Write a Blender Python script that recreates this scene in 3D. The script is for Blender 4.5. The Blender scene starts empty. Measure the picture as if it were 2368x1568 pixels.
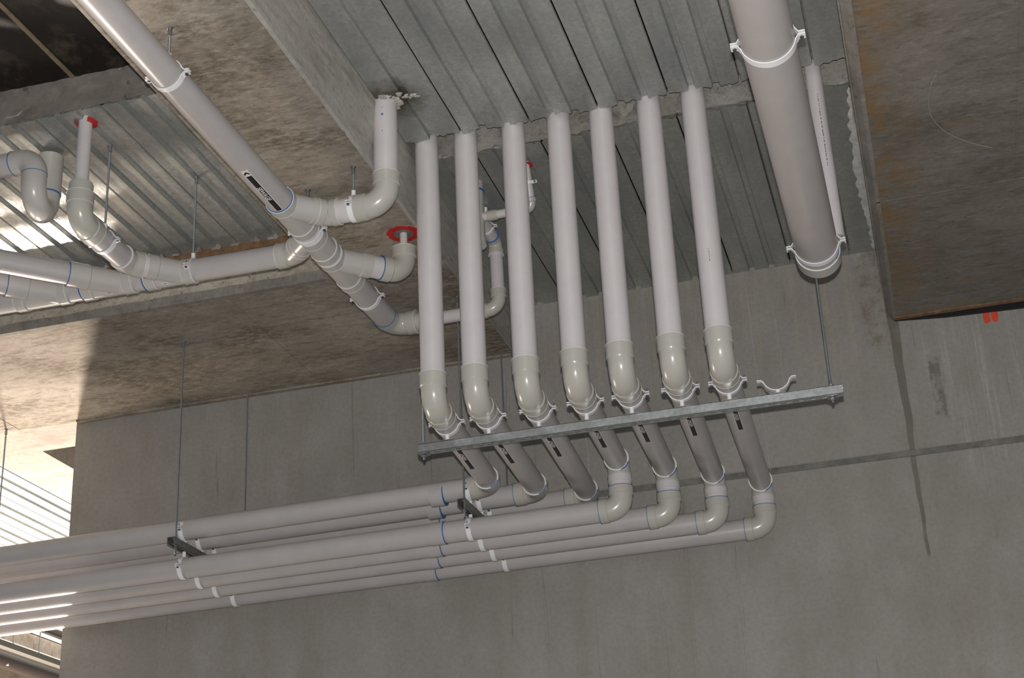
import bpy, math, random
from mathutils import Vector, Matrix

# ---------------------------------------------------------------- camera, light, exposure
# All coordinates: X along the back wall, Y towards it, Z in metres above eye level (EYE above the floor).
EYE = 1.6
scene = bpy.context.scene
COL = scene.collection

CAM_R = Vector((0.9612, 0.2735, -0.0466))
CAM_F = Vector((-0.2336, 0.8864, 0.3996)).normalized()
CAM_R = (CAM_R - CAM_F * CAM_R.dot(CAM_F)).normalized()
CAM_U = CAM_R.cross(CAM_F)
cd = bpy.data.cameras.new('camera')
cd.sensor_fit = 'HORIZONTAL'; cd.sensor_width = 36.0
cd.lens = 3600.0 / 2368.0 * 36.0
cd.clip_start = 0.05; cd.clip_end = 200
cam = bpy.data.objects.new('camera', cd)
m = Matrix((CAM_R, CAM_U, -CAM_F)).transposed().to_4x4()
m.translation = (0, 0, EYE)
cam.matrix_world = m
COL.objects.link(cam)
scene.camera = cam

world = bpy.data.worlds.new('world'); scene.world = world
world.use_nodes = True
bg = world.node_tree.nodes['Background']
bg.inputs[0].default_value = (0.80, 0.86, 1.0, 1)
bg.inputs[1].default_value = 0.24

# the camera's own flash, sitting just above the lens
fl = bpy.data.lights.new('camera_flash', 'POINT')
fl.energy = 985; fl.shadow_soft_size = 0.016; fl.color = (1.0, 0.98, 0.955)
flo = bpy.data.objects.new('camera_flash', fl)
flo.location = Vector((0, 0, EYE)) + CAM_U * 0.115
COL.objects.link(flo)

# sunlight thrown back up by a bright patch of floor outside, beyond the end of the wall
sb = bpy.data.lights.new('sunlit_floor_glare', 'AREA')
sb.shape = 'DISK'; sb.size = 0.45; sb.energy = 2000; sb.color = (1.0, 0.86, 0.74)
sbo = bpy.data.objects.new('sunlit_floor_glare', sb)
sbo.location = (-7.7, 12.3, 0.03); sbo.rotation_euler = (math.pi, 0, 0)
COL.objects.link(sbo)

# the wider sunlit ground further left, seen only as light on the soffits
sg = bpy.data.lights.new('sunlit_ground_left', 'AREA')
sg.shape = 'DISK'; sg.size = 2.4; sg.energy = 560; sg.color = (1.0, 0.85, 0.70)
sgo = bpy.data.objects.new('sunlit_ground_left', sg)
sgo.location = (-10.0, 9.2, 0.03); sgo.rotation_euler = (math.pi, 0, 0)
COL.objects.link(sgo)

scene.view_settings.view_transform = 'Standard'
scene.view_settings.look = 'None'
scene.view_settings.exposure = 0.0
scene.view_settings.gamma = 1.0
scene.view_settings.use_curve_mapping = False

RND = random.Random(7)
PI = math.pi


# ---------------------------------------------------------------- materials
class NT:
    def __init__(self, name):
        self.mat = bpy.data.materials.new(name); self.mat.use_nodes = True
        self.t = self.mat.node_tree; self.n = self.t.nodes; self.b = self.n['Principled BSDF']

    def node(self, kind, **kw):
        nd = self.n.new(kind)
        for k, v in kw.items():
            if k.startswith('i_'):
                key = k[2:]
                nd.inputs[int(key) if key.isdigit() else key].default_value = v
            else:
                setattr(nd, k, v)
        return nd

    def link(self, a, b): self.t.links.new(a, b)

    def coords(self, scale=(1, 1, 1), rot=(0, 0, 0), loc=(0, 0, 0)):
        tc = self.node('ShaderNodeTexCoord'); mp = self.node('ShaderNodeMapping')
        mp.inputs['Scale'].default_value = scale; mp.inputs['Rotation'].default_value = rot
        mp.inputs['Location'].default_value = loc
        self.link(tc.outputs['Object'], mp.inputs['Vector'])
        return mp.outputs['Vector']

    def noise(self, vec, scale, detail=6, rough=0.6):
        nd = self.node('ShaderNodeTexNoise')
        nd.inputs['Scale'].default_value = scale; nd.inputs['Detail'].default_value = detail
        nd.inputs['Roughness'].default_value = rough
        self.link(vec, nd.inputs['Vector'])
        return nd.outputs['Fac']

    def ramp(self, fac, stops):
        nd = self.node('ShaderNodeValToRGB')
        cr = nd.color_ramp
        while len(cr.elements) < len(stops): cr.elements.new(0.5)
        for e, (p, c) in zip(cr.elements, stops):
            e.position = p
            e.color = (c, c, c, 1) if isinstance(c, (int, float)) else (*c, 1)
        self.link(fac, nd.inputs['Fac'])
        return nd.outputs['Color']

    def mix(self, fac, a, b, mode='MIX'):
        nd = self.node('ShaderNodeMix', data_type='RGBA', blend_type=mode)
        for s, v in ((0, fac), (6, a), (7, b)):
            if hasattr(v, 'is_linked'): self.link(v, nd.inputs[s])
            elif s == 0: nd.inputs[0].default_value = v
            else: nd.inputs[s].default_value = (*v, 1)
        return nd.outputs[2]

    def math(self, op, a, b=None, c=None):
        nd = self.node('ShaderNodeMath', operation=op)
        for i, v in enumerate((a, b, c)):
            if v is None: continue
            if hasattr(v, 'is_linked'): self.link(v, nd.inputs[i])
            else: nd.inputs[i].default_value = v
        return nd.outputs[0]

    def bump(self, h, strength=0.3, dist=0.01):
        nd = self.node('ShaderNodeBump')
        nd.inputs['Strength'].default_value = strength; nd.inputs['Distance'].default_value = dist
        self.link(h, nd.inputs['Height']); self.link(nd.outputs['Normal'], self.b.inputs['Normal'])

    def set(self, **kw):
        for k, v in kw.items():
            s = self.b.inputs[k.replace('_', ' ')]
            if hasattr(v, 'is_linked'): self.link(v, s)
            elif isinstance(v, tuple): s.default_value = (*v, 1)
            else: s.default_value = v
        return self.mat


def m_plain(name, col, rough=0.45, metal=0.0, var=0.08, scale=25.0, spec=0.5):
    t = NT(name)
    v = t.coords()
    f = t.noise(v, scale, 5)
    c = t.mix(t.ramp(f, [(0.3, 0.0), (0.7, 1.0)]), tuple(x * (1 - var) for x in col), tuple(min(1, x * (1 + var)) for x in col))
    return t.set(Base_Color=c, Roughness=rough, Metallic=metal, Specular_IOR_Level=spec)


def m_pipe(name, col, rough=0.33, stain=0.5):
    t = NT(name)
    v = t.coords()
    f = t.noise(v, 9.0, 4)
    c = t.mix(t.ramp(f, [(0.3, 0.0), (0.7, 1.0)]), tuple(x * 0.95 for x in col), tuple(x * 1.03 for x in col))
    s = t.noise(t.coords((1, 1, 1), loc=(3.1, 7.7, 1.3)), 14.0, 7, 0.7)
    s2 = t.noise(t.coords((1, 1, 1), loc=(1.1, 2.7, 5.3)), 2.6, 2, 0.5)
    msk = t.math('MULTIPLY', t.ramp(s, [(0.66, 0.0), (0.72, 1.0)]), t.ramp(s2, [(0.50, 0.0), (0.60, 1.0)]))
    c = t.mix(t.math('MULTIPLY', msk, stain), c, (0.42, 0.24, 0.09))
    d = t.noise(t.coords(), 120.0, 3)
    c = t.mix(t.ramp(d, [(0.70, 0.0), (0.74, 0.35)]), c, (0.30, 0.25, 0.2))
    return t.set(Base_Color=c, Roughness=rough, Specular_IOR_Level=0.5)


def m_concrete(name, dark, light, stain, stretch=(1, 1, 1), streak=(1, 1, 1), big=1.2, rust=0.0, rough=0.85, bumpy=0.35, pits=1.0, edge=False, zones=0.0):
    t = NT(name)
    f1 = t.noise(t.coords(stretch), big, 8, 0.62)
    c = t.mix(t.ramp(f1, [(0.32, 0.0), (0.68, 1.0)]), dark, light)
    f2 = t.noise(t.coords(streak, loc=(5, 3, 1)), 3.0, 9, 0.72)
    c = t.mix(t.ramp(f2, [(0.50, 0.0), (0.72, 0.85)]), c, stain)
    f2b = t.noise(t.coords(streak, loc=(15, 8, 4)), 5.0, 9, 0.7)
    c = t.mix(t.ramp(f2b, [(0.54, 0.0), (0.72, 0.55)]), c, tuple(min(1, x * 1.35) for x in light))
    f3 = t.noise(t.coords((1, 1, 1), loc=(2, 9, 4)), 38.0, 6, 0.65)
    c = t.mix(t.ramp(f3, [(0.35, 0.22), (0.60, 0.0)]), c, tuple(x * 0.45 for x in dark))
    if pits:
        f4 = t.noise(t.coords(streak, loc=(8, 1, 6)), 9.0, 3, 0.5)
        c = t.mix(t.ramp(f4, [(0.66, 0.0), (0.72, 0.55 * pits)]), c, tuple(x * 0.4 for x in stain))
    if rust:
        f5 = t.noise(t.coords(streak, loc=(31, 2, 7)), 2.1, 9, 0.75)
        c = t.mix(t.ramp(f5, [(0.58, 0.0), (0.70, rust)]), c, (0.30, 0.17, 0.06))
    if zones:                           # broad damp and mossy zones with speckle
        z1 = t.noise(t.coords((0.9, 1.5, 1), loc=(21, 5, 3)), 1.7, 5, 0.6)
        z2 = t.noise(t.coords((5.0, 12.0, 3), loc=(3, 5, 23)), 3.4, 8, 0.75)
        k = t.math('MULTIPLY', t.ramp(z1, [(0.44, 0.0), (0.62, 1.0)]), t.ramp(z2, [(0.40, 0.0), (0.58, zones)]))
        c = t.mix(k, c, (0.092, 0.074, 0.046))
        z3 = t.noise(t.coords((4.0, 10.0, 3), loc=(13, 15, 3)), 3.4, 8, 0.75)
        c = t.mix(t.ramp(z3, [(0.55, 0.0), (0.70, zones * 0.6)]), c, (0.47, 0.43, 0.38))
    if edge:                            # rust seeping out along the decking side of the slab, and a few rusty patches
        tc = t.node('ShaderNodeTexCoord'); sp = t.node('ShaderNodeSeparateXYZ'); t.link(tc.outputs['Object'], sp.inputs[0])
        mr = t.node('ShaderNodeMapRange'); t.link(sp.outputs['X'], mr.inputs[0])
        for k, v in ((1, -1.47), (2, -1.22), (3, 1.0), (4, 0.0)): mr.inputs[k].default_value = v
        f6 = t.noise(t.coords((2.0, 1.3, 1), loc=(6, 6, 2)), 3.2, 9, 0.72)
        c = t.mix(t.math('MULTIPLY', mr.outputs[0], t.ramp(f6, [(0.42, 0.0), (0.58, 0.85)])), c, (0.23, 0.135, 0.050))
        f7 = t.noise(t.coords((1.2, 3.0, 1), loc=(16, 2, 2)), 2.0, 7, 0.7)
        c = t.mix(t.ramp(f7, [(0.58, 0.0), (0.70, 0.60)]), c, (0.23, 0.145, 0.065))
    t.bump(t.math('ADD', f3, t.math('MULTIPLY', f2, 1.5)), bumpy, 0.006)
    return t.set(Base_Color=c, Roughness=rough, Specular_IOR_Level=0.25)


def m_deck(name):
    t = NT(name)
    vec = t.coords()
    vo = t.node('ShaderNodeTexVoronoi'); vo.inputs['Scale'].default_value = 70.0
    t.link(vec, vo.inputs['Vector'])
    sep = t.node('ShaderNodeSeparateColor'); t.link(vo.outputs['Color'], sep.inputs[0])
    f = t.noise(t.coords((1.0, 0.25, 1.0)), 4.0, 6)
    c = t.mix(t.ramp(f, [(0.3, 0.0), (0.7, 1.0)]), (0.39, 0.41, 0.415), (0.60, 0.61, 0.58))
    c = t.mix(t.math('MULTIPLY', sep.outputs[0], 0.30), c, (0.22, 0.23, 0.23))
    s = t.noise(t.coords((1, 0.6, 1), loc=(4, 4, 2)), 7.0, 8, 0.7)
    c = t.mix(t.ramp(s, [(0.66, 0.0), (0.76, 0.6)]), c, (0.62, 0.60, 0.56))
    # damp brown stain where the riser beside the beam comes through
    tc = t.node('ShaderNodeTexCoord'); vd = t.node('ShaderNodeVectorMath', operation='DISTANCE')
    t.link(tc.outputs['Object'], vd.inputs[0]); vd.inputs[1].default_value = (-0.965, 1.63, 0.0)
    ds = t.math('ADD', vd.outputs['Value'], t.math('MULTIPLY', t.math('SUBTRACT', t.noise(t.coords(), 16.0, 6), 0.5), 0.16))
    c = t.mix(t.ramp(ds, [(0.07, 0.85), (0.19, 0.0)]), c, (0.10, 0.075, 0.035))
    r = t.math('ADD', t.math('MULTIPLY', sep.outputs[1], 0.16), 0.42)
    return t.set(Base_Color=c, Roughness=r, Metallic=0.68, Specular_IOR_Level=0.5)


def m_rod(name):
    t = NT(name)
    tc = t.coords()
    w = t.node('ShaderNodeTexWave', bands_direction='Z'); w.inputs['Scale'].default_value = 180.0
    t.link(tc, w.inputs['Vector'])
    t.bump(w.outputs['Fac'], 0.6, 0.002)
    c = t.mix(w.outputs['Fac'], (0.28, 0.32, 0.36), (0.62, 0.66, 0.70))
    return t.set(Base_Color=c, Roughness=0.35, Metallic=0.9)


def m_wall():
    t = NT('wall_concrete')
    f1 = t.noise(t.coords((1, 1, 0.8)), 0.9, 8, 0.6)
    c = t.mix(t.ramp(f1, [(0.3, 0.0), (0.7, 1.0)]), (0.285, 0.270, 0.245), (0.335, 0.322, 0.300))
    # vertical water marks
    f2 = t.noise(t.coords((3.2, 1, 0.22), loc=(3, 0, 2)), 1.6, 5, 0.55)
    c = t.mix(t.ramp(f2, [(0.50, 0.0), (0.74, 0.32)]), c, (0.215, 0.185, 0.14))
    f2c = t.noise(t.coords((2.6, 1, 0.3), loc=(13, 0, 2)), 1.6, 5, 0.55)
    c = t.mix(t.ramp(f2c, [(0.55, 0.0), (0.74, 0.25)]), c, (0.42, 0.40, 0.37))
    f3 = t.noise(t.coords((13, 1, 0.30), loc=(9, 0, 5)), 1.1, 2, 0.4)
    c = t.mix(t.ramp(f3, [(0.650, 0.0), (0.656, 0.55), (0.662, 0.0)]), c, (0.15, 0.13, 0.105))
    tc = t.node('ShaderNodeTexCoord'); sp = t.node('ShaderNodeSeparateXYZ')
    t.link(tc.outputs['Object'], sp.inputs[0])
    X, Z = sp.outputs['X'], sp.outputs['Z']

    def band(v, a, b, soft):            # 1 inside a..b, fading over soft
        lo = t.node('ShaderNodeMapRange'); hi = t.node('ShaderNodeMapRange')
        for nd, p, q in ((lo, a - soft, a), (hi, b + soft, b)):
            nd.inputs[1].default_value = p; nd.inputs[2].default_value = q
            t.link(v, nd.inputs[0])
        return t.math('MULTIPLY', lo.outputs[0], hi.outputs[0])
    # leaked grout line running down the wall under the corner of the thick slab
    wob = t.math('MULTIPLY', t.math('SUBTRACT', t.noise(t.coords((1, 1, 1.0)), 3.0, 2), 0.5), 0.04)
    dx = t.math('ABSOLUTE', t.math('SUBTRACT', t.math('SUBTRACT', X, 0.024), wob))
    wid = t.node('ShaderNodeMapRange')
    wid.inputs[1].default_value = 2.05; wid.inputs[2].default_value = 3.4
    wid.inputs[3].default_value = 0.008; wid.inputs[4].default_value = 0.026
    t.link(Z, wid.inputs[0])
    g = t.math('MULTIPLY', t.math('LESS_THAN', dx, wid.outputs[0]), band(Z, 2.06, 3.42, 0.03))
    c = t.mix(t.math('MULTIPLY', g, 0.75), c, (0.125, 0.115, 0.098))
    # honeycombed patch and pale lime runs to the right of it
    nz = t.noise(t.coords((1, 1, 1), loc=(1, 1, 9)), 14.0, 6, 0.7)
    px = t.math('ADD', X, t.math('MULTIPLY', t.math('SUBTRACT', nz, 0.5), 0.10))
    pt = t.math('MULTIPLY', band(px, 0.185, 0.225, 0.02), band(Z, 2.80, 3.08, 0.05))
    c = t.mix(t.math('MULTIPLY', pt, t.ramp(nz, [(0.40, 0.0), (0.55, 0.85)])), c, (0.13, 0.12, 0.105))
    rn = t.noise(t.coords((20, 1, 0.5), loc=(2, 1, 9)), 1.4, 5, 0.6)
    pr = t.math('MULTIPLY', band(X, 0.10, 1.6, 0.05), band(Z, 2.62, 3.36, 0.25))
    c = t.mix(t.math('MULTIPLY', pr, t.ramp(rn, [(0.54, 0.0), (0.70, 0.55)])), c, (0.46, 0.45, 0.43))
    # rusty damp under the slab edge
    ds = t.math('MULTIPLY', band(px, -0.10, 0.02, 0.05), band(Z, 3.25, 3.9, 0.12))
    c = t.mix(t.math('MULTIPLY', ds, t.ramp(nz, [(0.45, 0.0), (0.62, 0.7)])), c, (0.17, 0.135, 0.09))
    # mortar smears and efflorescence below the decking
    up = t.math('MULTIPLY', band(X, -1.95, -0.05, 0.03), band(Z, 3.30, 3.9, 0.35))
    c = t.mix(t.math('MULTIPLY', up, t.ramp(rn, [(0.50, 0.0), (0.66, 0.40)])), c, (0.42, 0.36, 0.27))
    f5 = t.noise(t.coords((1.5, 1, 1.1), loc=(7, 7, 7)), 2.4, 9, 0.68)
    c = t.mix(t.ramp(f5, [(0.36, 0.30), (0.50, 0.0)]), c, (0.23, 0.215, 0.185))
    c = t.mix(t.ramp(f5, [(0.52, 0.0), (0.68, 0.35)]), c, (0.40, 0.385, 0.36))
    f4 = t.noise(t.coords(), 45.0, 6, 0.65)
    c = t.mix(t.ramp(f4, [(0.35, 0.20), (0.58, 0.0)]), c, (0.13, 0.12, 0.10))
    t.bump(f4, 0.22, 0.004)
    return t.set(Base_Color=c, Roughness=0.82, Specular_IOR_Level=0.25)


M = {}
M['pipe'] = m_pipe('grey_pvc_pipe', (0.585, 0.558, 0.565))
M['pipe_grey'] = m_pipe('grey_pvc_run', (0.455, 0.433, 0.43), stain=0.2)  # darker copy of the pipe colour; on vent runs their shade is in it
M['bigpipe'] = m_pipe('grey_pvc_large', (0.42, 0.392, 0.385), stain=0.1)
M['fitting'] = m_pipe('cream_pvc_fitting', (0.465, 0.453, 0.41), rough=0.24, stain=0.15)
M['fitting_grey'] = m_pipe('grey_pvc_fitting', (0.47, 0.455, 0.435), rough=0.26, stain=0.1)
M['rim'] = m_plain('pale_pvc_rim', (0.68, 0.67, 0.66), 0.4)
M['clip'] = m_plain('white_coated_clip', (0.80, 0.80, 0.82), 0.4, var=0.03)
M['steel'] = m_plain('dull_zinc', (0.34, 0.36, 0.37), 0.4, 0.85, 0.25, 60)
M['bolt'] = m_plain('dark_bolt', (0.16, 0.16, 0.17), 0.4, 0.8)
M['strut'] = m_plain('galvanised_strut', (0.50, 0.53, 0.54), 0.33, 0.85, 0.22, 45)
M['strut_dark'] = m_plain('weathered_strut', (0.26, 0.26, 0.25), 0.5, 0.7, 0.3, 45)
M['rod'] = m_rod('threaded_zinc_rod')
M['deck'] = m_deck('galvanised_decking')
M['black'] = m_plain('black_label', (0.012, 0.010, 0.012), 0.5)
M['white'] = m_plain('white_print', (0.72, 0.72, 0.72), 0.5)
M['blue'] = m_plain('blue_priming_fluid', (0.035, 0.13, 0.36), 0.5, var=0.3, scale=60)
M['red'] = m_plain('red_collar', (0.50, 0.020, 0.018), 0.55, var=0.25, scale=60)
M['redpaint'] = m_plain('red_spray_paint', (0.72, 0.075, 0.030), 0.7, var=0.12)
M['mortar'] = m_concrete('pale_mortar', (0.42, 0.40, 0.37), (0.62, 0.60, 0.57), (0.30, 0.27, 0.23), big=20, streak=(6, 6, 6), bumpy=0.8)
M['soffit'] = m_concrete('stained_soffit', (0.265, 0.226, 0.180), (0.455, 0.410, 0.352), (0.120, 0.098, 0.072), stretch=(1.0, 1.6, 1), streak=(2.6, 7.0, 2), rust=0.35, zones=0.75)
M['beamface'] = m_concrete('pitted_beam_face', (0.42, 0.375, 0.305), (0.62, 0.57, 0.48), (0.22, 0.18, 0.125), stretch=(3, 3, 3), streak=(4, 3, 4), rust=0.35, bumpy=0.8, pits=1.6)
M['beamside'] = m_concrete('board_marked_beam_side', (0.34, 0.325, 0.295), (0.50, 0.48, 0.44), (0.22, 0.20, 0.165), stretch=(2, 1, 4), streak=(4, 1.0, 7), rust=0.15)
M['slab'] = m_concrete('dark_slab_soffit', (0.170, 0.154, 0.133), (0.255, 0.235, 0.210), (0.105, 0.090, 0.070), stretch=(1.6, 2.2, 1), streak=(2.6, 5.0, 2), rust=0.0, bumpy=0.5, edge=True, zones=0.40)
M['chamfer'] = m_concrete('slab_edge_concrete', (0.21, 0.195, 0.172), (0.29, 0.27, 0.245), (0.15, 0.125, 0.095), stretch=(3, 1.5, 3), streak=(4, 2, 4), rust=0.3)
M['sealant'] = m_plain('white_sealant', (0.62, 0.62, 0.60), 0.8, var=0.2, scale=30)
M['rough'] = m_concrete('broken_concrete', (0.26, 0.235, 0.21), (0.42, 0.40, 0.37), (0.08, 0.07, 0.06), stretch=(3, 3, 3), streak=(3, 3, 3), bumpy=1.0)
M['step'] = m_concrete('grey_step_concrete', (0.16, 0.145, 0.13), (0.25, 0.225, 0.20), (0.10, 0.085, 0.07), stretch=(2, 2, 2), streak=(2, 3, 2), rust=0.3)
M['floor'] = m_concrete('floor_concrete', (0.24, 0.23, 0.215), (0.34, 0.33, 0.31), (0.18, 0.17, 0.15))
M['pale'] = m_concrete('pale_outdoor_concrete', (0.31, 0.275, 0.24), (0.42, 0.39, 0.35), (0.20, 0.15, 0.105), stretch=(0.8, 1.4, 1), streak=(1, 3, 2), pits=0.6)
M['farwall'] = m_concrete('brown_far_concrete', (0.105, 0.082, 0.062), (0.165, 0.132, 0.10), (0.055, 0.042, 0.03), streak=(3, 2, 2))
M['ply'] = m_concrete('black_form_ply', (0.010, 0.008, 0.007), (0.020, 0.016, 0.014), (0.10, 0.075, 0.055), stretch=(1.5, 1, 1), streak=(2, 1.4, 1), rough=0.5, bumpy=0.1, pits=0)
M['timber'] = m_plain('timber_strip', (0.20, 0.155, 0.10), 0.8, var=0.3, scale=18)
M['brown'] = m_plain('rusty_edge_strip', (0.20, 0.115, 0.060), 0.85, var=0.4, scale=22)
M['darkpipe'] = m_plain('dark_painted_pipe', (0.018, 0.014, 0.012), 0.3)
M['tray'] = m_plain('grey_tray', (0.06, 0.058, 0.048), 0.6)
M['wire'] = m_plain('tie_wire', (0.33, 0.28, 0.20), 0.6)
M['ink'] = m_plain('dark_print', (0.10, 0.09, 0.09), 0.6)
M['joint'] = m_plain('groove_grout', (0.17, 0.165, 0.15), 0.9, var=0.35, scale=14)
M['wall'] = m_wall()


# ---------------------------------------------------------------- mesh building
def V(*a): return Vector(a)


def frame(d, ref=None):
    d = d.normalized()
    ref = Vector(ref) if ref is not None else (V(0, 0, 1) if abs(d.z) < 0.9 else V(1, 0, 0))
    a = ref - d * ref.dot(d); a.normalize()
    return a, d.cross(a)


class MB:
    def __init__(self): self.v = []; self.f = []

    def face(self, *pts):
        i = len(self.v); self.v += [Vector(p) for p in pts]; self.f.append(tuple(range(i, i + len(pts))))

    def box(self, lo, hi):
        x0, y0, z0 = lo; x1, y1, z1 = hi
        i = len(self.v)
        self.v += [V(x, y, z) for x in (x0, x1) for y in (y0, y1) for z in (z0, z1)]
        for q in ((0, 1, 3, 2), (4, 6, 7, 5), (0, 4, 5, 1), (2, 3, 7, 6), (0, 2, 6, 4), (1, 5, 7, 3)):
            self.f.append(tuple(i + k for k in q))
        return self

    def tube(self, pts, rad, seg=32, caps=True):
        """round tube through pts with one radius for each point"""
        pts = [Vector(p) for p in pts]; n = len(pts)
        if isinstance(rad, (int, float)): rad = [rad] * n
        base = len(self.v); a = None
        for k in range(n):
            d = V(0, 0, 0)
            for q in range(k + 1, n):
                if (pts[q] - pts[k]).length > 1e-7: d += (pts[q] - pts[k]).normalized(); break
            for q in range(k - 1, -1, -1):
                if (pts[k] - pts[q]).length > 1e-7: d += (pts[k] - pts[q]).normalized(); break
            d.normalize()
            if a is None: a, b = frame(d)
            else:
                a = a - d * a.dot(d); a.normalize(); b = d.cross(a)
            for s in range(seg):
                t = 2 * PI * s / seg
                self.v.append(pts[k] + (a * math.cos(t) + b * math.sin(t)) * rad[k])
        for k in range(n - 1):
            for s in range(seg):
                s2 = (s + 1) % seg
                self.f.append((base + k * seg + s, base + k * seg + s2, base + (k + 1) * seg + s2, base + (k + 1) * seg + s))
        if caps:
            self.f.append(tuple(base + s for s in reversed(range(seg))))
            self.f.append(tuple(base + (n - 1) * seg + s for s in range(seg)))
        return self

    def ribbon(self, poly, ax, width, thick, origin, e1, e2):
        """strip bent along a 2-D polyline in the plane e1,e2, wide along ax"""
        n = len(poly); base = len(self.v)
        for k, (x, y) in enumerate(poly):
            p0 = poly[max(k - 1, 0)]; p1 = poly[min(k + 1, n - 1)]
            dx, dy = p1[0] - p0[0], p1[1] - p0[1]
            L = math.hypot(dx, dy) or 1; nx, ny = -dy / L, dx / L
            for s in (-0.5, 0.5):
                for w in (-0.5, 0.5):
                    q = (x + nx * thick * s, y + ny * thick * s)
                    self.v.append(origin + e1 * q[0] + e2 * q[1] + ax * (w * width))
        for k in range(n - 1):
            a = base + 4 * k; b = a + 4
            for i, j in ((0, 1), (1, 3), (3, 2), (2, 0)):
                self.f.append((a + i, a + j, b + j, b + i))
        self.f.append((base, base + 2, base + 3, base + 1))
        e = base + 4 * (n - 1)
        self.f.append((e, e + 1, e + 3, e + 2))
        return self

    def prism(self, poly, axis, a, b):
        """extrude a 2-D polygon along a world axis from a to b"""
        def P(u, w, t):
            return {'x': V(t, u, w), 'y': V(u, t, w), 'z': V(u, w, t)}[axis]
        n = len(poly); i = len(self.v)
        self.v += [P(u, w, a) for u, w in poly] + [P(u, w, b) for u, w in poly]
        for k in range(n):
            k2 = (k + 1) % n
            self.f.append((i + k, i + k2, i + n + k2, i + n + k))
        self.f.append(tuple(i + k for k in reversed(range(n)))); self.f.append(tuple(i + n + k for k in range(n)))
        return self

    def mesh(self, name, L, smooth=35):
        me = bpy.data.meshes.new(name)
        me.from_pydata([tuple(p - L) for p in self.v], [], self.f)
        me.update()
        if smooth:
            me.polygons.foreach_set('use_smooth', [True] * len(me.polygons))
            me.set_sharp_from_angle(angle=math.radians(smooth))
        return me


class Thing:
    """an Empty at the thing's base that carries the parts"""
    def __init__(self, name, label, cat=None, at=(0, 0, 0), group=None, kind=None):
        self.L = Vector(at)
        o = bpy.data.objects.new(name, None); COL.objects.link(o)
        o.empty_display_size = 0.1
        o.location = self.L + V(0, 0, EYE)
        o['label'] = label
        if cat: o['category'] = cat
        if group: o['group'] = group
        if kind: o['kind'] = kind
        self.o = o

    def part(self, name, mb, mat, under=None, label=None, smooth=35):
        ob = bpy.data.objects.new(name, mb.mesh(name, self.L, smooth)); COL.objects.link(ob)
        ob.data.materials.append(M[mat])
        ob.parent = under or self.o
        if label: ob['label'] = label
        return ob


def single(name, mb, mat, label, cat=None, at=(0, 0, 0), group=None, kind=None, smooth=35):
    L = Vector(at)
    o = bpy.data.objects.new(name, mb.mesh(name, L, smooth)); COL.objects.link(o)
    o.location = L + V(0, 0, EYE)
    o.data.materials.append(M[mat])
    o['label'] = label
    if cat: o['category'] = cat
    if group: o['group'] = group
    if kind: o['kind'] = kind
    return o


# ---------------------------------------------------------------- plumbing parts
def arc_pts(C, d1, d2, R, n=10):
    """centre line of a bend about corner C, coming along d1 and leaving along d2"""
    ang = d1.angle(d2); t = R * math.tan(ang / 2)
    nrm = (d2 - d1 * d1.dot(d2)).normalized()
    S = C - d1 * t; O = S + nrm * R
    return t, [O - nrm * R * math.cos(ang * k / n) + d1 * R * math.sin(ang * k / n) for k in range(n + 1)]


def ring(th, P, d, r, mat='blue', w=0.003, h=0.0012, name='glue_ring', under=None):
    mb = MB().tube([P - d * w / 2, P - d * w / 2, P + d * w / 2, P + d * w / 2], [r * 0.9, r + h, r + h, r * 0.9], 40)
    return th.part(name, mb, mat, under)


def elbow(th, C, d1, d2, r, R, s=0.045, mat='fitting', lip=0.0062, body=0.0015, rims=('rim', 'rim')):
    t, arc = arc_pts(C, d1, d2, R, 12)
    ro, rb = r + lip, r + body
    A = C - d1 * (t + s); B = C + d2 * (t + s)
    pts = [A, A, arc[0] - d1 * 0.004, arc[0]] + arc[1:-1] + [arc[-1], arc[-1] + d2 * 0.004, B, B]
    rad = [r * 0.96, ro, ro, rb] + [rb] * (len(arc) - 2) + [rb, ro, ro, r * 0.96]
    e = th.part('elbow', MB().tube(pts, rad, 36), mat)
    for P, d, k in ((A, -d1, rims[0]), (B, d2, rims[1])):
        if k: ring(th, P + d * 0.0008, d, r + lip, k, 0.0025, 0.0009, 'socket_rim' if k == 'rim' else 'glue_ring', e)
    return A, B


def straight(th, A, B, r, mat='pipe', name='pipe'):
    d = (B - A).normalized()
    return th.part(name, MB().tube([A, B], r, 40), mat)


def run(th, pts, r, bends, mats=None, start_in=0.0, end_in=0.0):
    """pipes and elbows along pts. bends: one dict for each inner corner; mats: one pipe material for each leg"""
    pts = [Vector(p) for p in pts]
    prev = pts[0]
    for i in range(1, len(pts) - 1):
        d1 = (pts[i] - pts[i - 1]).normalized(); d2 = (pts[i + 1] - pts[i]).normalized()
        A, B = elbow(th, pts[i], d1, d2, r, **bends[i - 1])
        if (A - prev).dot(d1) > 0.004:
            straight(th, prev - d1 * (0.02 if i > 1 else 0), A + d1 * 0.02, r, (mats or {}).get(i - 1, 'pipe'))
        prev = B
    d = (pts[-1] - pts[-2]).normalized()
    straight(th, prev - d * 0.02, pts[-1], r, (mats or {}).get(len(pts) - 2, 'pipe'))


def collar(th, P, d, L, r, mat='fitting', name='coupling', under=None, h=0.004):
    mb = MB().tube([P, P, P + d * L, P + d * L], [r * 0.97, r + h, r + h, r * 0.97], 40)
    return th.part(name, mb, mat, under)


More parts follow.
